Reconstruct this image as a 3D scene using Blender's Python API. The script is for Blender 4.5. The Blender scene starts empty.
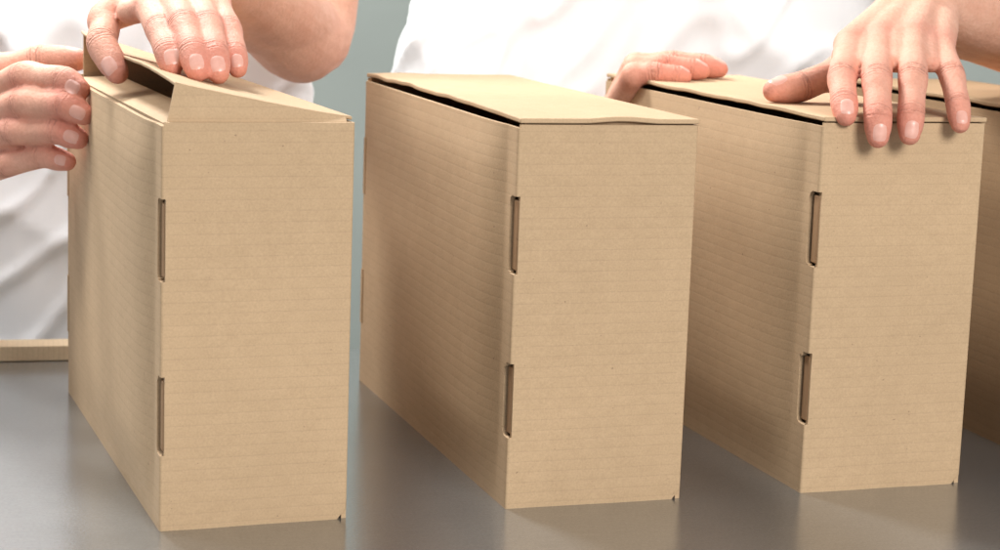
import bpy, bmesh, math, random
import numpy as np
from mathutils import Matrix, Vector, noise
from mathutils.bvhtree import BVHTree
random.seed(4)
C = bpy.context.scene.collection
# ------------------------------------------------------------------ camera
F = 1997.35; PITCH = .16639; ROLL = .03474; CH = .34714
MR = Matrix.Rotation(math.pi/2-PITCH, 3, 'X') @ Matrix.Rotation(ROLL, 3, 'Z')
cd = bpy.data.cameras.new('camera'); cam = bpy.data.objects.new('camera', cd); C.objects.link(cam)
M4 = MR.to_4x4(); M4.translation = Vector((0, 0, CH)); cam.matrix_world = M4
cd.sensor_width = 36; cd.lens = 36*F/1000; cd.clip_start = .02; cd.clip_end = 50
cd.dof.use_dof = True; cd.dof.focus_distance = 1.26; cd.dof.aperture_fstop = 12
bpy.context.scene.camera = cam
CO = Vector((0, 0, CH))
def ray(px, py): return MR @ Vector(((px-500)/F, -(py-275)/F, -1))
def at(px, py, Y): d = ray(px, py); return CO + d*(Y/d.y)
def ground(px, py): d = ray(px, py); return CO + d*(-CH/d.z)
# ------------------------------------------------------------------ materials
def mat(name):
    m = bpy.data.materials.new(name); m.use_nodes = True
    nt = m.node_tree; b = nt.nodes['Principled BSDF']
    return m, nt, b
def N(nt, t, **k):
    n = nt.nodes.new(t)
    for a, v in k.items(): setattr(n, a, v)
    return n
def L(nt, a, b): nt.links.new(a, b)
def math_n(nt, op, a, b=None, c=None):
    n = N(nt, 'ShaderNodeMath', operation=op)
    for i, v in enumerate((a, b, c)):
        if v is None: continue
        if isinstance(v, (int, float)): n.inputs[i].default_value = v
        else: L(nt, v, n.inputs[i])
    return n.outputs[0]
def ramp(nt, fac, stops):
    r = N(nt, 'ShaderNodeValToRGB'); L(nt, fac, r.inputs[0])
    e = r.color_ramp.elements
    while len(e) < len(stops): e.new(.5)
    for i, (p, c) in enumerate(stops):
        e[i].position = p; e[i].color = (*c, 1) if len(c) == 3 else c
    return r.outputs[0]
def mix(nt, fac, a, b, bt='MIX'):
    n = N(nt, 'ShaderNodeMix', data_type='RGBA', blend_type=bt)
    for s, v in ((n.inputs[0], fac), (n.inputs[6], a), (n.inputs[7], b)):
        if isinstance(v, (int, float)): s.default_value = v
        elif isinstance(v, tuple): s.default_value = (*v, 1)
        else: L(nt, v, s)
    return n.outputs[2]
def noise_n(nt, vec, scale, detail=4, rough=.55, mapscale=None):
    if mapscale:
        mp = N(nt, 'ShaderNodeMapping'); mp.inputs['Scale'].default_value = mapscale
        L(nt, vec, mp.inputs[0]); vec = mp.outputs[0]
    n = N(nt, 'ShaderNodeTexNoise'); n.inputs['Scale'].default_value = scale
    n.inputs['Detail'].default_value = detail; n.inputs['Roughness'].default_value = rough
    L(nt, vec, n.inputs['Vector']); return n.outputs[0]
def kraft(name, axis='Z', col=(.535, .375, .228), period=.0066, strength=1.0):
    m, nt, b = mat(name)
    tc = N(nt, 'ShaderNodeTexCoord'); oi = N(nt, 'ShaderNodeObjectInfo')
    off = N(nt, 'ShaderNodeVectorMath', operation='ADD'); L(nt, tc.outputs['Object'], off.inputs[0])
    cb = N(nt, 'ShaderNodeCombineXYZ'); r7 = math_n(nt, 'MULTIPLY', oi.outputs['Random'], 3.0)
    for i in range(3): L(nt, r7, cb.inputs[i])
    L(nt, cb.outputs[0], off.inputs[1]); V = off.outputs[0]
    sp = N(nt, 'ShaderNodeSeparateXYZ'); L(nt, tc.outputs['Object'], sp.inputs[0])
    ax = sp.outputs[axis]
    wob = noise_n(nt, V, 4, 1)
    axw = math_n(nt, 'ADD', ax, math_n(nt, 'MULTIPLY', wob, .0005))
    pp = math_n(nt, 'DIVIDE', math_n(nt, 'PINGPONG', axw, period/2), period/2)
    s = {'Z': (1, 1, 1.6), 'X': (1.6, 1, 1), 'Y': (1, 1.6, 1)}[axis]
    st = noise_n(nt, V, 70, 4, .6, s)
    st2 = noise_n(nt, V, 190, 3, .6, {'Z': (1, 1, 3), 'X': (3, 1, 1), 'Y': (1, 3, 1)}[axis])
    line = N(nt, 'ShaderNodeMapRange', interpolation_type='SMOOTHSTEP'); L(nt, pp, line.inputs[0])
    line.inputs[1].default_value = .82; line.inputs[2].default_value = 1
    brk = N(nt, 'ShaderNodeMapRange'); L(nt, st2, brk.inputs[0]); brk.inputs[1].default_value = .40; brk.inputs[2].default_value = .68
    lm = math_n(nt, 'MULTIPLY', line.outputs[0], math_n(nt, 'ADD', .6, math_n(nt, 'MULTIPLY', brk.outputs[0], .55)))
    big = noise_n(nt, V, 7, 3)
    c = ramp(nt, big, [(.3, tuple(x*.95 for x in col)), (.7, tuple(x*1.04 for x in col))])
    c = mix(nt, 1.0, c, ramp(nt, st, [(.3, (.96, .955, .945)), (.7, (1.025, 1.025, 1.025))]), 'MULTIPLY')
    c = mix(nt, math_n(nt, 'MULTIPLY', lm, .18*strength), c, tuple(x*.5 for x in col))
    fine = noise_n(nt, V, 800, 3, .75)
    c = mix(nt, 1.0, c, ramp(nt, fine, [(.3, (.89, .88, .87)), (.7, (1.06, 1.06, 1.06))]), 'MULTIPLY')
    sk = noise_n(nt, V, 330, 1, .4)
    c = mix(nt, ramp(nt, sk, [(.78, (0, 0, 0)), (.81, (.5, .5, .5))]), c, (.14, .08, .045))
    L(nt, c, b.inputs['Base Color'])
    b.inputs['Roughness'].default_value = .75; b.inputs['Specular IOR Level'].default_value = .25
    h = math_n(nt, 'SUBTRACT', math_n(nt, 'MULTIPLY', st, .35), math_n(nt, 'MULTIPLY', math_n(nt, 'POWER', pp, 4.0), .32*strength))
    h = math_n(nt, 'ADD', h, math_n(nt, 'MULTIPLY', fine, .25))
    bp = N(nt, 'ShaderNodeBump'); bp.inputs['Strength'].default_value = .35; bp.inputs['Distance'].default_value = .0004
    L(nt, h, bp.inputs['Height']); L(nt, bp.outputs[0], b.inputs['Normal'])
    return m
KF = kraft('kraft_card'); KL = kraft('kraft_card_lid', 'X', strength=.2)
KF2 = kraft('kraft_card_painted_shade', col=(.30, .19, .10)); KL2 = kraft('kraft_card_lid_painted_shade', 'X', col=(.36, .24, .135), strength=.2)  # same card as the others, the fourth box's shade painted into its colour
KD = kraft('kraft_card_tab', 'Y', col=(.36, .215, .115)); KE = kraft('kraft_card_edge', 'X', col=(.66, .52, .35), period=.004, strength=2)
def skin_material():
    m, nt, b = mat('skin')
    tc = N(nt, 'ShaderNodeTexCoord'); V = tc.outputs['Object']
    red = N(nt, 'ShaderNodeAttribute', attribute_name='red'); cm = N(nt, 'ShaderNodeAttribute', attribute_name='crease')
    sa = N(nt, 'ShaderNodeAttribute', attribute_name='arc')
    n1 = noise_n(nt, V, 60, 4, .6); n2 = noise_n(nt, V, 420, 3, .65); n3 = noise_n(nt, V, 1400, 2, .5); n0 = noise_n(nt, V, 18, 2)
    c = ramp(nt, n1, [(.3, (.68, .375, .262)), (.7, (.78, .475, .35))])
    c = mix(nt, math_n(nt, 'MULTIPLY', n0, .4), c, (.74, .35, .25))
    rf = math_n(nt, 'MULTIPLY', red.outputs['Fac'], math_n(nt, 'ADD', .3, math_n(nt, 'MULTIPLY', n1, .85)))
    c = mix(nt, rf, c, (.68, .235, .17))
    c = mix(nt, 1.0, c, ramp(nt, n2, [(.3, (.92, .89, .87)), (.7, (1.03, 1.03, 1.03))]), 'MULTIPLY')
    w = math_n(nt, 'SINE', math_n(nt, 'ADD', math_n(nt, 'MULTIPLY', sa.outputs['Fac'], 6.283/.0027), math_n(nt, 'MULTIPLY', n2, 6.0)))
    brk = ramp(nt, noise_n(nt, V, 160, 2), [(.34, (.25, .25, .25)), (.55, (1, 1, 1))])
    cr = math_n(nt, 'MULTIPLY', math_n(nt, 'MULTIPLY', w, cm.outputs['Fac']), brk)
    dk = math_n(nt, 'MULTIPLY', math_n(nt, 'MAXIMUM', cr, 0.0), .65)
    c = mix(nt, dk, c, (.42, .15, .10))
    L(nt, c, b.inputs['Base Color'])
    b.inputs['Roughness'].default_value = .6; b.inputs['Specular IOR Level'].default_value = .26
    b.inputs['Subsurface Weight'].default_value = .06; b.inputs['Subsurface Radius'].default_value = (1, .35, .2); b.inputs['Subsurface Scale'].default_value = .004
    h = math_n(nt, 'SUBTRACT', math_n(nt, 'ADD', math_n(nt, 'MULTIPLY', n2, .9), math_n(nt, 'MULTIPLY', n3, .3)), math_n(nt, 'MULTIPLY', cr, .9))
    h = math_n(nt, 'ADD', h, math_n(nt, 'MULTIPLY', n1, 1.2))
    bp = N(nt, 'ShaderNodeBump'); bp.inputs['Strength'].default_value = .8; bp.inputs['Distance'].default_value = .0009
    L(nt, h, bp.inputs['Height']); L(nt, bp.outputs[0], b.inputs['Normal'])
    return m
SKIN = skin_material()
m, nt, b = mat('nail'); NAIL = m
tc = N(nt, 'ShaderNodeTexCoord'); nn = noise_n(nt, tc.outputs['Object'], 200, 2)
L(nt, ramp(nt, nn, [(.3, (.72, .37, .29)), (.7, (.79, .44, .36))]), b.inputs['Base Color']); b.inputs['Roughness'].default_value = .34
m, nt, b = mat('white_cotton'); COT = m
tc = N(nt, 'ShaderNodeTexCoord'); nn = noise_n(nt, tc.outputs['Object'], 12, 4); n2 = noise_n(nt, tc.outputs['Object'], 900, 2)
L(nt, ramp(nt, nn, [(.3, (.88, .89, .90)), (.7, (.905, .91, .915))]), b.inputs['Base Color']); b.inputs['Roughness'].default_value = 1; b.inputs['Specular IOR Level'].default_value = .1
bp = N(nt, 'ShaderNodeBump'); bp.inputs['Distance'].default_value = .0004; bp.inputs['Strength'].default_value = .4; L(nt, n2, bp.inputs['Height']); L(nt, bp.outputs[0], b.inputs['Normal'])
m, nt, b = mat('denim'); DEN = m
tc = N(nt, 'ShaderNodeTexCoord'); nn = noise_n(nt, tc.outputs['Object'], 60, 4)
L(nt, ramp(nt, nn, [(.3, (.02, .03, .06)), (.7, (.04, .055, .10))]), b.inputs['Base Color']); b.inputs['Roughness'].default_value = .9
m, nt, b = mat('satin_table_top'); TAB = m
tc = N(nt, 'ShaderNodeTexCoord'); V = tc.outputs['Object']
n1 = noise_n(nt, V, 4, 3, .5); n2 = noise_n(nt, V, 500, 3, .6); n3 = noise_n(nt, V, 6, 3); n4 = noise_n(nt, V, 40, 3, .6, (1, 22, 1))
c = ramp(nt, n1, [(.3, (.37, .385, .39)), (.7, (.43, .445, .45))])
c = mix(nt, 1.0, c, ramp(nt, n2, [(.3, (.86, .86, .86)), (.7, (1.1, 1.1, 1.1))]), 'MULTIPLY')
c = mix(nt, 1.0, c, ramp(nt, n4, [(.3, (.92, .92, .92)), (.7, (1.07, 1.07, 1.07))]), 'MULTIPLY')
L(nt, c, b.inputs['Base Color']); b.inputs['Metallic'].default_value = .82
L(nt, ramp(nt, n3, [(.3, (.19, .19, .19)), (.7, (.25, .25, .25))]), b.inputs['Roughness'])
bp = N(nt, 'ShaderNodeBump'); bp.inputs['Distance'].default_value = .0003; bp.inputs['Strength'].default_value = .15; L(nt, n2, bp.inputs['Height']); L(nt, bp.outputs[0], b.inputs['Normal'])
m, nt, b = mat('painted_wall'); WAL = m
tc = N(nt, 'ShaderNodeTexCoord'); nn = noise_n(nt, tc.outputs['Object'], 3, 4)
L(nt, ramp(nt, nn, [(.3, (.325, .36, .335)), (.7, (.365, .40, .37))]), b.inputs['Base Color']); b.inputs['Roughness'].default_value = .8
m, nt, b = mat('grey_floor'); FLO = m
tc = N(nt, 'ShaderNodeTexCoord'); nn = noise_n(nt, tc.outputs['Object'], 6, 4)
L(nt, ramp(nt, nn, [(.3, (.16, .16, .155)), (.7, (.21, .21, .20))]), b.inputs['Base Color']); b.inputs['Roughness'].default_value = .6
# ------------------------------------------------------------------ helpers
def mk(name, vs, fs, m, parent=None, smooth=False):
    me = bpy.data.meshes.new(name); me.from_pydata([tuple(v) for v in vs], [], fs); me.update()
    bm = bmesh.new(); bm.from_mesh(me); bmesh.ops.recalc_face_normals(bm, faces=bm.faces); bm.to_mesh(me); bm.free()
    if smooth: me.polygons.foreach_set('use_smooth', [True]*len(me.polygons))
    me.materials.append(m); o = bpy.data.objects.new(name, me); C.objects.link(o)
    if parent: o.parent = parent
    return o
def empty(name, loc, rz, label, cat, group=None):
    o = bpy.data.objects.new(name, None); C.objects.link(o); o.location = loc; o.rotation_euler = (0, 0, rz)
    o.empty_display_size = .05
    o['label'] = label; o['category'] = cat
    if group: o['group'] = group
    return o
def box_vf(x0, x1, y0, y1, z0, z1):
    vs = [(x, y, z) for x in (x0, x1) for y in (y0, y1) for z in (z0, z1)]
    return vs, [(0, 1, 3, 2), (4, 6, 7, 5), (0, 4, 5, 1), (2, 3, 7, 6), (0, 2, 6, 4), (1, 5, 7, 3)]
def sheet(name, nu, nv, fo, fi, m, parent, keep=lambda i, j: True, smooth=False):
    """double sided sheet: fo(i,j) outer, fi(i,j) inner vertex; cells kept by keep"""
    vs = [fo(i, j) for i in range(nu) for j in range(nv)] + [fi(i, j) for i in range(nu) for j in range(nv)]
    K = nu*nv; idx = lambda i, j: i*nv+j; fs = []
    k = lambda i, j: 0 <= i < nu-1 and 0 <= j < nv-1 and keep(i, j)
    for i in range(nu-1):
        for j in range(nv-1):
            if not k(i, j): continue
            a, b2, c2, d = idx(i, j), idx(i+1, j), idx(i+1, j+1), idx(i, j+1)
            fs.append((a, b2, c2, d)); fs.append((d+K, c2+K, b2+K, a+K))
            if not k(i-1, j): fs.append((d, d+K, a+K, a))
            if not k(i+1, j): fs.append((b2, b2+K, c2+K, c2))
            if not k(i, j-1): fs.append((a, a+K, b2+K, b2))
            if not k(i, j+1): fs.append((c2, c2+K, d+K, d))
    used = sorted({v for f in fs for v in f}); mp = {v: q for q, v in enumerate(used)}
    o = mk(name, [vs[v] for v in used], [tuple(mp[v] for v in f) for f in fs], m, parent)
    if smooth:
        me = o.data; me.polygons.foreach_set('use_smooth', [True]*len(me.polygons))
        bm = bmesh.new(); bm.from_mesh(me)
        for e in bm.edges:
            if len(e.link_faces) == 2 and e.calc_face_angle(0) > .75: e.smooth = False
        bm.to_mesh(me); bm.free()
    return o
TH = .003
def arc(cx, cy, r, a0, a1, n=5):
    return [(cx+r*math.cos(a), cy+r*math.sin(a), math.cos(a), math.sin(a)) for a in [a0+(a1-a0)*k/n for k in range(n+1)]]
def frange(a, b, n): return [a+(b-a)*k/n for k in range(n+1)]
def wall(name, prof, zs, warp, hole, parent, cut=None, m=None):
    def pos(i, j, d):
        x, y, nx, ny = prof[i]; z = zs[j]; o = warp(x, y, z)
        if cut: x, y, z = cut(x, y, z)
        return (x+nx*(o-d), y+ny*(o-d), z)
    def keep(i, j):
        xm = (prof[i][0]+prof[i+1][0])/2; ym = (prof[i][1]+prof[i+1][1])/2; zm = (zs[j]+zs[j+1])/2
        return not (hole and hole(xm, ym, zm))
    return sheet(name, len(prof), len(zs), lambda i, j: pos(i, j, 0), lambda i, j: pos(i, j, TH), m or KF, parent, keep, True)
def make_box(c0, yaw, W, Lb, H, label, seed, opened=False, gap=.0015, KF=KF, KL=KL):
    t = empty('cardboard_box', (c0.x, c0.y, 0), yaw, label, 'box', 'upright cardboard boxes on the table')
    r = .0016; pi = math.pi
    def bulge(y):
        y0 = .019; e = .019; s = .46; dip = .0004
        if y < y0: return -dip*(.5-.5*math.cos(pi*y/y0))
        u = y-y0; g = s*(e*(1-math.exp(-u/e)) - .003*(1-math.exp(-u/.003))); f = min(1, (Lb-y)/(Lb-y0))
        return g*f-dip*f
    def wl(x, y, z):
        def ss(v): v = max(0, min(1, v)); return v*v*(3-2*v)
        k = ss((z+.004)/.05)*(.35+.65*ss((H-z)/.03))
        return bulge(y)*k + .0004*noise.noise(Vector((seed, y*10, z*10)))*min(1, y/.02)*min(1, z/.03)
    s1, s2 = (H*.185, H*.385), (H*.617, H*.812)
    yb, yc, q, xs = .0078, .0120, .0042, .0026
    slots = [(H-s1[1], H-s1[0]), (H-s2[1], H-s2[0])]
    def hole_side(x, y, z): return any((y < yb and z0 < z < z1) or (y < yc and z0+q < z < z1-q) for z0, z1 in slots)
    def hole_front(x, y, z): return any(x < xs and z0 < z < z1 for z0, z1 in slots)
    zslot = [v for z0, z1 in slots for v in (z0, z0+q, z1-q, z1)]
    zs = sorted(set([0, .005, H-.0028] + zslot + frange(0.01, H-.012, 22)))
    def rnd(x, y, z):
        for z0, z1 in slots:
            if abs(y-yb) < 1e-6 and abs(z-(z0+q)) < 1e-6: return x, yb+.0029, z0+.0013
            if abs(y-yb) < 1e-6 and abs(z-(z1-q)) < 1e-6: return x, yb+.0029, z1-.0013
            if abs(y-yc) < 1e-6 and z0 < z < z1: return x, y+.0006*noise.noise(Vector((seed, z*260, 1))), z
        return x, y, z
    pl = arc(r, r, r, 1.5*pi, pi) + [(0, y, -1, 0) for y in sorted(set([yb, yc, .005] + frange(.0175, .075, 24) + frange(.085, Lb-r, 20)))] + arc(r, Lb-r, r, pi, pi/2)[1:]
    wall('side_panel', pl, zs, wl, hole_side, t, cut=rnd, m=KF)
    zf = sorted(set([0, .006, H-.0006, H-.004] + zslot + frange(.012, H-.01, 14)))
    def wf(x, y, z):
        e = min(1, max(0, x-.004)/.01, max(0, (W-x)/.01)) if y < .001 else 0
        return e*.0011*noise.noise(Vector((seed+5, x*22, z*12)))
    def cut(x, y, z):
        if z < .0059 and x > W-.0095: return (min(x, W-.0060), y, z)
        return (x, y, z)
    pf = [(x, 0, 0, -1) for x in [r, xs]+frange(.008, W-.0075, 11)+[W-r]] + arc(W-r, r, r, -pi/2, 0)[1:]
    wall('front_panel', pf, zf, wf, hole_front, t, cut=cut, m=KF)
    pr = [(W, y, 1, 0) for y in frange(r, Lb-r, 10)] + arc(W-r, Lb-r, r, 0, pi/2)[1:]
    wall('side_panel', pr, [0, H*.5, H-.0006], lambda x, y, z: 0, None, t, m=KF)
    pb = [(x, Lb, 0, 1) for x in frange(W-r, r, 4)]
    wall('back_panel', pb, [0, H*.5, H-.0006], lambda x, y, z: 0, None, t, m=KF)
    vs, fs = box_vf(TH+.0045, W-TH-.0005, TH+.0005, Lb-TH-.0005, .0005, .0035); mk('bottom_panel', vs, fs, KF, t)
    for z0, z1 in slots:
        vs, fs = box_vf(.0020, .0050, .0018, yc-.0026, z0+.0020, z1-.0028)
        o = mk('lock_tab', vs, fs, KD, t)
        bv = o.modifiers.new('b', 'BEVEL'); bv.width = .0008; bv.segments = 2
        vs, fs = box_vf(-.0008, .0006, Lb-.007, Lb-.002, z0+.002, z1-.002)
        o = mk('lock_tab', vs, fs, KF, t)
    # lid, hinged along the right long edge
    nu, nv = 14, 44; th = .0022 if opened else TH
    if opened:
        xl, y0, y1 = .009, .0080, Lb-.002
        def lz(x, y):
            a = (x-xl)/(W-xl); c = (y-y0)/(y1-y0)
            return H+.0002 + (.0190+.0090*c+.0015*math.sin(c*7))*max(0, 1-a)**1.15
    else:
        xl, y0, y1 = .0008, -.0006, Lb+.001
        def lz(x, y):
            a = (x-xl)/(W-xl); c = (y-y0)/(y1-y0)
            sg = max(0, math.sin(pi*min(1, max(0, c)*1.0)))**.7
            return H+.0002 + (gap*sg*(1+.7*noise.noise(Vector((seed, y*9, 3)))) + .0012*noise.noise(Vector((seed, y*30, 0)))*min(1, c*8))*max(0, 1-a*1.3)**1.5 + .0022*max(0, noise.noise(Vector((x*22, y*10, seed))))*math.sin(pi*a)
    X = frange(xl, W+.0004, nu-1); Yv = frange(y0, y1, nv-1)
    ex = lambda i, j: (.0012*noise.noise(Vector((seed*3, Yv[j]*45, 5))) if i == 0 else 0)
    lid = sheet('lid', nu, nv, lambda i, j: (X[i]+ex(i, j), Yv[j], lz(X[i], Yv[j])+th), lambda i, j: (X[i]+ex(i, j), Yv[j], lz(X[i], Yv[j])), KL, t, smooth=True)
    bv = lid.modifiers.new('b', 'BEVEL'); bv.width = .0007; bv.segments = 2; bv.limit_method = 'ANGLE'; bv.angle_limit = 1.0
    n = 8
    XX = frange(xl+.0016, W-.006, n-1)
    yy = Lb-.0075
    sheet('dust_flap', n, 2, lambda i, j: (XX[i], yy, (lz(XX[i], yy)-.0002) if j else H-.03), lambda i, j: (XX[i], yy+.0028, (lz(XX[i], yy)-.0002) if j else H-.03), KF, lid)
    if opened:   # the front flap is creased along the rim and leans back to the lid
        XF = frange(xl-.003, W-.004, n-1)
        rows = lambda i: [(XF[i]-.001*(1-i/(n-1)), .0045, H-.03), (XF[i]-.002*(1-i/(n-1)), .0035, H-.0004), (max(xl, XF[i]), .0082, lz(XF[i], .0082)+.0018)]
        sheet('dust_flap', n, 3, lambda i, j: rows(i)[j], lambda i, j: (rows(i)[j][0], rows(i)[j][1]+.0024, rows(i)[j][2]-(.0018 if j == 2 else 0)), KF, lid)
        iz = lambda i, j: H-.0022+.0050*(i/5)**.8*min(1, (11-j)/2+.3, j/1.5+.3)
        sheet('inner_flap', 6, 12, lambda i, j: (.0035+.025*i/5, .009+(Lb-.024)*j/11, iz(i, j)), lambda i, j: (.0035+.025*i/5, .009+(Lb-.024)*j/11, iz(i, j)-.0028), KL, t)
    else:
        yy = .0042
        sheet('dust_flap', n, 2, lambda i, j: (XX[i]+.004, yy, (lz(XX[i], yy)-.0002) if j else H-.03), lambda i, j: (XX[i]+.004, yy+.0028, (lz(XX[i], yy)-.0002) if j else H-.03), KF, lid)
    return t
def fit(Cc, D, A):
    c0, c1 = ground(*Cc), ground(*D); W = (c1-c0).length
    return c0, W, at(A[0], A[1], c0.y).z
a2 = fit((505, 509), (679, 498), (527, 124)); a3 = fit((800, 493), (963, 487), (823, 122))
make_box(Vector((-.19338, 1.12285, 0)), .35677, .11316, .3696, .2395, 'brown cardboard box with its lid half open under a pressing hand', 1.3, opened=True)
make_box(a2[0], .322, a2[1], .3696, a2[2], 'closed brown cardboard box touched by no hand, second box from the left', 4.1, gap=.0017)
make_box(a3[0], .332, a3[1]*1.02, .3696, a3[2], 'closed brown cardboard box with a hand spread over its front top edge', 7.7, gap=.0012)
make_box(Vector((.392, 1.318, 0)), .31, .113, .3696, .240, 'brown cardboard box, shade painted into its colour, cut off by the right edge of the photo', 9.2, gap=0, KF=KF2, KL=KL2)
# ------------------------------------------------------------------ setting
p, q = ground(0, 362), ground(350, 356); dv = (q-p).normalized(); ya = math.atan2(dv.y, dv.x)
def slab(name, loc, rz, dims, m, parent=None, bev=.002):
    vs, fs = box_vf(*dims); o = mk(name, vs, fs, m, parent)
    if loc is not None: o.location = loc; o.rotation_euler = (0, 0, rz)
    bv = o.modifiers.new('b', 'BEVEL'); bv.width = bev; bv.segments = 2
    return o
tb = empty('work_table', (p.x, p.y, -.75), ya, 'grey satin metal table carrying the row of cardboard boxes', 'table')
slab('tabletop', None, 0, (-.5, 1.7, -1.05, .03, .715, .75), TAB, tb)
for lx in (-.42, 1.58):
    for ly in (-.99, -.08): slab('leg', None, 0, (lx, lx+.05, ly, ly+.05, 0, .7145), TAB, tb)
fb = slab('flat_cardboard', (p.x, p.y, 0), ya, (-.35, .2, .0, .028, .0004, .0125), KE, bev=.0006)
fb['label'] = 'narrow flat strip of cardboard lying along the back edge of the table'; fb['category'] = 'cardboard'
o = mk('wall', [(-1.4, 3.1, -.75), (2.2, 3.1, -.75), (2.2, 3.1, 1.15), (-1.4, 3.1, 1.15)], [(0, 1, 2, 3)], WAL); o['kind'] = 'structure'
o = mk('floor', [(-4, -3, -.75), (4, -3, -.75), (4, 3.1, -.75), (-4, 3.1, -.75)], [(0, 1, 2, 3)], FLO); o['kind'] = 'structure'
# ------------------------------------------------------------------ people
def tube(pts, rad, seg=20, sub=5, capn=4):
    n = len(pts); P = []; R = []
    for i in range(n-1):
        p0, p1, p2, p3 = pts[max(0, i-1)], pts[i], pts[i+1], pts[min(n-1, i+2)]
        for k in range(sub):
            u = k/sub; P.append(.5*((2*p1)+(p2-p0)*u+(2*p0-5*p1+4*p2-p3)*u*u+(-p0+3*p1-3*p2+p3)*u**3))
            w = u*u*(3-2*u); R.append(rad[i]*(1-w)+rad[i+1]*w)
    P.append(pts[-1].copy()); R.append(rad[-1])
    d0 = (P[0]-P[1]).normalized(); d1 = (P[-1]-P[-2]).normalized()
    pre = [(P[0]+d0*R[0]*math.sin(a), R[0]*math.cos(a)) for a in [math.pi/2*k/(capn+.35) for k in range(capn, 0, -1)]]
    post = [(P[-1]+d1*R[-1]*math.sin(a), R[-1]*math.cos(a)) for a in [math.pi/2*k/(capn+.35) for k in range(1, capn+1)]]
    P = [a for a, _ in pre]+P+[a for a, _ in post]; R = [a for _, a in pre]+R+[a for _, a in post]
    vs = []; fs = []; t0 = (P[1]-P[0]).normalized(); u = t0.orthogonal().normalized()
    for i in range(len(P)):
        t = (P[min(i+1, len(P)-1)]-P[max(i-1, 0)]).normalized(); u = (u-t*u.dot(t)).normalized(); v = t.cross(u)
        for k in range(seg):
            a = 2*math.pi*k/seg; vs.append(P[i]+(u*math.cos(a)+v*math.sin(a))*R[i])
    for i in range(len(P)-1):
        for k in range(seg): fs.append((i*seg+k, i*seg+(k+1) % seg, (i+1)*seg+(k+1) % seg, (i+1)*seg+k))
    fs.append(tuple(range(seg-1, -1, -1))); fs.append(tuple((len(P)-1)*seg+k for k in range(seg)))
    return vs, fs
def ellip(rings, seg=32):
    vs = []; fs = []
    for cx, cy, z, rx, ry in rings:
        for k in range(seg):
            a = 2*math.pi*k/seg; vs.append(Vector((cx+rx*math.cos(a), cy+ry*math.sin(a), z)))
    n = len(rings)
    for i in range(n-1):
        for k in range(seg): fs.append((i*seg+k, i*seg+(k+1) % seg, (i+1)*seg+(k+1) % seg, (i+1)*seg+k))
    fs.append(tuple(range(seg-1, -1, -1))); fs.append(tuple((n-1)*seg+k for k in range(seg)))
    return vs, fs
def union(parts, vox):
    V = []; Fc = []
    for vs, fs in parts:
        o = len(V); V += [tuple(v) for v in vs]; Fc += [tuple(i+o for i in f) for f in fs]
    me = bpy.data.meshes.new('tmp'); me.from_pydata(V, [], Fc); ob = bpy.data.objects.new('tmp', me); C.objects.link(ob)
    md = ob.modifiers.new('r', 'REMESH'); md.mode = 'VOXEL'; md.voxel_size = vox
    dg = bpy.context.evaluated_depsgraph_get(); dg.update()
    r = bpy.data.meshes.new_from_object(ob.evaluated_get(dg)); bpy.data.objects.remove(ob); bpy.data.meshes.remove(me)
    return r
def get_co(me):
    a = np.zeros(len(me.vertices)*3); me.vertices.foreach_get('co', a); return a.reshape(-1, 3)
def get_ed(me):
    e = np.zeros(len(me.edges)*2, dtype=np.int32); me.edges.foreach_get('vertices', e); return e.reshape(-1, 2)
def smooth(co, ed, w, it):
    deg = np.bincount(ed.ravel(), minlength=len(co)).astype(float)[:, None]; deg[deg == 0] = 1
    for _ in range(it):
        s = np.zeros_like(co)
        for ax in range(3):
            s[:, ax] = np.bincount(ed[:, 0], co[ed[:, 1], ax], len(co))+np.bincount(ed[:, 1], co[ed[:, 0], ax], len(co))
        co = co+(s/deg-co)*w[:, None]
    return co
mid = lambda a, b, t=.5: a*(1-t)+b*t
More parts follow.
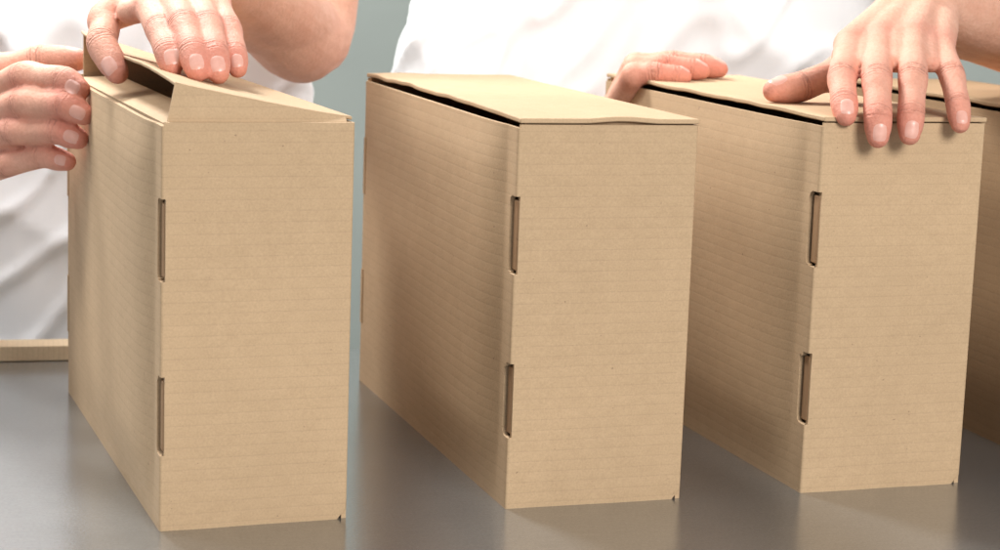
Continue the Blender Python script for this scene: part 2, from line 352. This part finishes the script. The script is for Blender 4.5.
def hand_parts(h):
    parts = []; ch = []
    wr = at(*h['wrist'])
    JJ = {k: [at(*x) for x in h[k]] for k in ('index', 'middle', 'ring', 'pinky', 'thumb')}
    mcps = [JJ[k][0] for k in ('index', 'middle', 'ring', 'pinky')]; mm = sum(mcps, Vector())/4
    sc = h.get('scale', 1)
    for i, k in enumerate(('index', 'middle', 'ring', 'pinky')):
        J = JJ[k]; s = sc*(1, 1.03, 1.0, .9)[i]
        d = (J[3]-J[2]).normalized(); tipc = J[3]-d*.0068*s
        pts = [J[0], mid(J[0], J[1]), J[1], mid(J[1], J[2]), J[2], mid(J[2], tipc, .55), tipc]
        rad = [x*.001*s for x in (10.8, 9.6, 9.9, 8.8, 9.0, 8.6, 7.0)]
        parts.append(tube(pts, rad))
        base = wr+(J[0]-mm)*.5
        parts.append(tube([base, mid(base, J[0]), J[0]], [.0145*sc, .0126*sc, .0117*sc*(.92 if i == 3 else 1)]))
        ch.append((J, k))
    names = ('index', 'middle', 'ring', 'pinky'); wb = h.get('web', .5)
    for a in range(3):   # webs between neighbouring fingers
        A, B = JJ[names[a]], JJ[names[a+1]]
        m2 = (A[0]+B[0])/2; m3 = (mid(A[0], A[1], wb)+mid(B[0], B[1], wb))/2
        parts.append(tube([wr+(m2-mm)*.5, m2+(wr-m2)*.12, m3], [.0137*sc, .0098*sc, .0066*sc]))
    J = JJ['thumb']; d = (J[3]-J[2]).normalized(); tipc = J[3]-d*.0078*sc
    parts.append(tube([wr, J[0], J[1], mid(J[1], J[2]), J[2], mid(J[2], tipc, .6), tipc], [x*.001*sc for x in (15, 15.5, 12.0, 10.3, 10.7, 10.0, 8.0)]))
    parts.append(tube([mid(J[0], J[1], .3), mid(J[1], mcps[0], .5), mcps[0]], [.013*sc, .0085*sc, .009*sc]))
    ch.append((J, 'thumb'))
    side = (mcps[0]-mcps[3]).normalized(); el = h['elbow']; ax = (el-wr).normalized(); side = (side-ax*side.dot(ax)).normalized()
    fa = h.get('arm', 1)
    for sg in (-1, 1):
        parts.append(tube([wr+side*sg*.009*sc, mid(wr, el, .3)+side*sg*.010, mid(wr, el, .7)+side*sg*.006, el], [.0200*sc, .0265*sc*fa, .033*sc*fa, .034*sc*fa]))
    parts.append(tube([mid(wr, el, .6), el, mid(el, h['shoulder'], .4), h['shoulder']], [.033*sc*fa, .0375*sc*fa, .041*sc, .05*sc]))
    return parts, ch, mcps
def make_person(label, hands, cx, cy, hw, seed, rings):
    t_parts = []; chains = []
    for h in hands:
        p_, c_, m_ = hand_parts(h); t_parts += p_; chains += [(J, k, h) for J, k in c_]
    me = union(t_parts, .0013)
    co = get_co(me); ed = get_ed(me); n = len(co)
    best = np.full(n, 1e9); arcp = np.zeros(n); crease = np.zeros(n); red = np.zeros(n)
    for J, k, h in chains:
        Jn = [np.array(j) for j in J]; acc = 0
        db = np.full(n, 1e9); sb = np.zeros(n); js = [0]
        for a, b2 in zip(Jn[:-1], Jn[1:]):
            d = b2-a; l = np.linalg.norm(d); t = np.clip(((co-a)@d)/l**2, 0, 1); dist = np.linalg.norm(co-(a+t[:, None]*d), axis=1)
            mk_ = dist < db; db[mk_] = dist[mk_]; sb[mk_] = acc+t[mk_]*l; acc += l; js.append(acc)
        mk_ = (db < best) & (db < .015); best[mk_] = db[mk_]; arcp[mk_] = sb[mk_]
        c = np.exp(-((sb-js[1])/.0040)**2)+.7*np.exp(-((sb-js[2])/.0025)**2)
        if k == 'thumb': c = np.exp(-((sb-js[2])/.0040)**2)
        crease[mk_] = c[mk_]
        for q_, a_, s_ in ((Jn[3], .8, .014), (Jn[2], .45, .009), (Jn[1], .6, .010), (Jn[0], .45, .011)):
            red += a_*np.exp(-np.sum((co-q_)**2, axis=1)/(2*s_*s_))
        red[mk_] += .17
    w = np.where(best < .0125, .2, .48); co = smooth(co, ed, w, 12)
    me.vertices.foreach_set('co', co.ravel()); me.update()
    bvh = BVHTree.FromPolygons([tuple(c) for c in co], [tuple(pp.vertices) for pp in me.polygons])
    core = [(a, b2, z, rx-.03, ry-.03) for a, b2, z, rx, ry in rings]
    core += [(cx, cy, rings[-1][2]+.05, .06, .06), (cx, cy, rings[-1][2]+.11, .055, .06)]
    vs, fs = ellip(core)
    bm = bmesh.new(); bm.from_mesh(me); nv = [bm.verts.new(v) for v in vs]
    for f in fs: bm.faces.new([nv[i] for i in f])
    bm.to_mesh(me); bm.free()
    N2 = len(me.vertices)
    for nm, arr in (('red', red), ('crease', crease), ('arc', arcp)):
        at_ = me.attributes.new(nm, 'FLOAT', 'POINT'); full = np.zeros(N2); full[:n] = np.clip(arr, 0, 1) if nm != 'arc' else arr
        at_.data.foreach_set('value', full)
    me.polygons.foreach_set('use_smooth', [True]*len(me.polygons)); me.materials.clear(); me.materials.append(SKIN); me.name = 'person'
    body = bpy.data.objects.new('person', me); C.objects.link(body)
    body['label'] = label; body['category'] = 'person'
    for J, k, h in chains:
        d = (J[3]-J[2]).normalized(); hint = Vector(h['dorsal_thumb'] if k == 'thumb' else h['dorsal']); nrm = (hint-d*hint.dot(d)).normalized(); b2 = d.cross(nrm)
        s = {'thumb': 1.1, 'pinky': .78}.get(k, .93); c0 = J[3]-d*.0086*s
        G = 9; vs = []; ok = True
        for i in range(G):
            for j in range(G):
                u, v = 2*i/(G-1)-1, 2*j/(G-1)-1
                X = u*math.sqrt(1-v*v/2*.6)*.0050*s; Y = v*math.sqrt(1-u*u/2*.8)*.0062*s
                o = c0+b2*X+d*Y+nrm*.02; hit = bvh.ray_cast(o, -nrm, .04)[0]
                if hit is None: hit = o-nrm*.014; ok = False
                edge = max(abs(u), abs(v)); vs.append(hit+nrm*(.00035 if edge < .99 else -.0001))
        if not ok: continue
        fs = [(i*G+j, (i+1)*G+j, (i+1)*G+j+1, i*G+j+1) for i in range(G-1) for j in range(G-1)]
        mk('fingernail', vs, fs, NAIL, body, True)
    sp = [ellip(rings)]
    for h in hands:
        sh, el = h['shoulder'], h['elbow']; e2 = sh+(el-sh)*h['sleeve']
        sp.append(tube([Vector((cx+(sh.x-cx)*.45, cy, sh.z+.02)), sh, (sh+e2)/2, e2], [.08, .07, .066, .066]))
    sm = union(sp, .0055); co = get_co(sm); ed = get_ed(sm); co = smooth(co, ed, np.full(len(co), .5), 12)
    sm.vertices.foreach_set('co', co.ravel()); sm.update()
    nr = np.zeros(len(co)*3); sm.vertices.foreach_get('normal', nr); nr = nr.reshape(-1, 3)
    for i in range(len(co)):
        x, y, z = co[i]
        u = x*8+z*4.5+.6*noise.noise(Vector((x*3, z*3, seed))); v = Vector((u+seed, y*4, z*1.6-x*1.2+seed))
        a = max(0, 1-abs(noise.noise(v))*3.2); b3 = max(0, 1-abs(noise.noise(Vector((x*18-z*13, y*9, z*6+x*6))+Vector((seed, 0, 0))))*4.0)
        co[i] += nr[i]*(.009*a*a+.007*b3*b3-.003)
    co = smooth(co, ed, np.full(len(co), .4), 1)
    sm.vertices.foreach_set('co', co.ravel()); sm.polygons.foreach_set('use_smooth', [True]*len(sm.polygons)); sm.materials.clear(); sm.materials.append(COT)
    so = bpy.data.objects.new('t_shirt', sm); C.objects.link(so); so.parent = body
    lo = [(cx, cy, -.06, hw*.86, .115), (cx, cy, -.14, hw*.9, .12), (cx, cy, -.2, hw*.85, .11)]
    tp = [ellip(lo)]+[tube([Vector((cx+s*.09, cy, -.15)), Vector((cx+s*.10, cy-.01, -.42)), Vector((cx+s*.10, cy, -.70))], [.088, .062, .048]) for s in (-1, 1)]
    tm = union(tp, .012); tm.materials.clear(); tm.materials.append(DEN); tm.polygons.foreach_set('use_smooth', [True]*len(tm.polygons))
    to = bpy.data.objects.new('trousers', tm); C.objects.link(to); to.parent = body
    for s in (-1, 1):
        vs, fs = tube([Vector((cx+s*.10, cy+.03, -.715)), Vector((cx+s*.10, cy-.06, -.718)), Vector((cx+s*.105, cy-.16, -.724))], [.035, .036, .026]); mk('shoe', vs, fs, DEN, body, True)
    return body
def torso(cx, cy, hw):
    return [(cx, cy, -.12, hw*.93, .115), (cx, cy, -.02, hw*.92, .112), (cx, cy, .1, hw*.93, .113), (cx, cy, .25, hw*.98, .12), (cx, cy, .40, hw*1.0, .12), (cx, cy, .47, hw*.88, .10), (cx, cy, .51, hw*.5, .075)]
h1r = dict(index=[(150, 8, 1.30), (160, 30, 1.25), (168, 52, 1.22), (174, 74, 1.205)], middle=[(172, 0, 1.295), (184, 26, 1.24), (193, 52, 1.208), (199, 79, 1.19)],
           ring=[(195, 0, 1.30), (208, 26, 1.247), (215, 54, 1.212), (220, 81, 1.195)], pinky=[(216, 4, 1.31), (229, 30, 1.265), (235, 54, 1.235), (239, 75, 1.22)],
           thumb=[(160, -8, 1.37), (108, 16, 1.34), (102, 44, 1.31), (121, 80, 1.285)], wrist=(190, -35, 1.40), elbow=at(308, 36, 1.66), shoulder=Vector((-.165, 1.79, .50)),
           sleeve=.5, dorsal=(0, -.5, 1), dorsal_thumb=(-.4, -1, .3), scale=.97)
h1l = dict(index=[(-25, 100, 1.48), (24, 76, 1.40), (64, 80, 1.372), (87, 94, 1.36)], middle=[(-28, 122, 1.475), (24, 103, 1.388), (66, 105, 1.36), (92, 119, 1.352)],
           ring=[(-28, 148, 1.47), (16, 131, 1.395), (59, 131, 1.368), (86, 142, 1.356)], pinky=[(-25, 176, 1.465), (8, 164, 1.41), (44, 156, 1.385), (73, 163, 1.366)],
           thumb=[(-60, 100, 1.52), (-5, 72, 1.50), (40, 60, 1.49), (88, 60, 1.485)], wrist=(-120, 150, 1.52), elbow=Vector((-.66, 1.72, .16)), shoulder=Vector((-.56, 1.80, .49)),
           sleeve=.5, dorsal=(-.3, -1, .2), dorsal_thumb=(0, 0, 1), scale=1.08)
make_person('person in a white t-shirt pressing down the lid of the half open box', [h1r, h1l], -.362, 1.78, .196, 3.0, torso(-.362, 1.78, .196))
h2r = dict(index=[(850, 45, 1.345), (842, 78, 1.293), (844, 102, 1.268), (847, 123, 1.252)], middle=[(878, 40, 1.35), (877, 80, 1.283), (878, 116, 1.256), (878, 148, 1.249)],
           ring=[(912, 38, 1.355), (913, 78, 1.288), (911, 114, 1.263), (909, 145, 1.255)], pinky=[(940, 46, 1.36), (952, 76, 1.312), (958, 105, 1.285), (961, 131, 1.268)],
           thumb=[(880, 38, 1.40), (838, 72, 1.375), (800, 87, 1.36), (765, 92, 1.344)], wrist=(920, 5, 1.425), elbow=at(1095, 44, 1.62), shoulder=Vector((.345, 1.92, .49)),
           sleeve=.5, dorsal=(0, -1, .3), dorsal_thumb=(0, -.3, 1), scale=.99, web=.62, arm=1.12)
h2l = dict(index=[(638, 66, 1.595), (672, 62, 1.592), (702, 64, 1.59), (725, 68, 1.59)], middle=[(636, 66, 1.575), (672, 63, 1.572), (702, 66, 1.57), (728, 71, 1.57)],
           ring=[(635, 69, 1.555), (665, 66, 1.55), (691, 69, 1.55), (710, 73, 1.55)], pinky=[(634, 75, 1.535), (655, 73, 1.53), (675, 75, 1.53), (692, 78, 1.53)],
           thumb=[(614, 112, 1.65), (634, 86, 1.65), (652, 74, 1.64), (674, 71, 1.635)], wrist=(602, 138, 1.65), elbow=Vector((-.065, 1.83, .09)), shoulder=Vector((.02, 1.93, .48)),
           sleeve=.95, dorsal=(0, 0, 1), dorsal_thumb=(0, 0, 1), scale=.96)
make_person('person in a white t-shirt resting both hands on the closed box at right', [h2r, h2l], .165, 1.93, .20, 8.0, torso(.165, 1.93, .20))
# ------------------------------------------------------------------ light
def area(loc, target, size, energy, col=(1, 1, 1), spread=180):
    l = bpy.data.lights.new('soft_light', 'AREA'); l.shape = 'SQUARE'; l.size = size; l.energy = energy; l.color = col; l.spread = math.radians(spread)
    o = bpy.data.objects.new('soft_light', l); C.objects.link(o); o.location = loc
    o.rotation_euler = (Vector(target)-Vector(loc)).to_track_quat('-Z', 'Y').to_euler()
area((1.0, -.7, 1.15), (.05, 1.45, .18), .8, 51, (1, .975, .94))
area((-.85, 2.5, 1.75), (0, 1.35, .12), .4, 66, (1, .99, .96))
area((-1.35, 1.85, 1.35), (0, 1.35, .10), .5, 17, (1, .99, .96))
area((.6, 2.3, 1.6), (.2, 3.1, .3), .8, 8)
area((-.42, 1.3, .95), (-.42, 1.75, .12), .35, 1.1, spread=75)   # two unseen fill lamps, added only to brighten the shirts
area((.15, 1.42, 1.0), (.15, 1.95, .2), .35, .62, spread=75)
w = bpy.data.worlds.new('World'); bpy.context.scene.world = w; w.use_nodes = True
nt = w.node_tree; bg = nt.nodes['Background']; bg.inputs[0].default_value = (.97, .985, 1, 1)
tc = N(nt, 'ShaderNodeTexCoord'); dp = N(nt, 'ShaderNodeVectorMath', operation='DOT_PRODUCT'); L(nt, tc.outputs['Generated'], dp.inputs[0])
dp.inputs[1].default_value = Vector((-.55, .55, .63)).normalized()
mr = N(nt, 'ShaderNodeMapRange'); L(nt, dp.outputs['Value'], mr.inputs[0])
for i, v in ((1, -.3), (2, .9), (3, .27), (4, .66)): mr.inputs[i].default_value = v
L(nt, mr.outputs[0], bg.inputs[1])
s = bpy.context.scene; s.view_settings.view_transform = 'Standard'; s.view_settings.look = 'None'
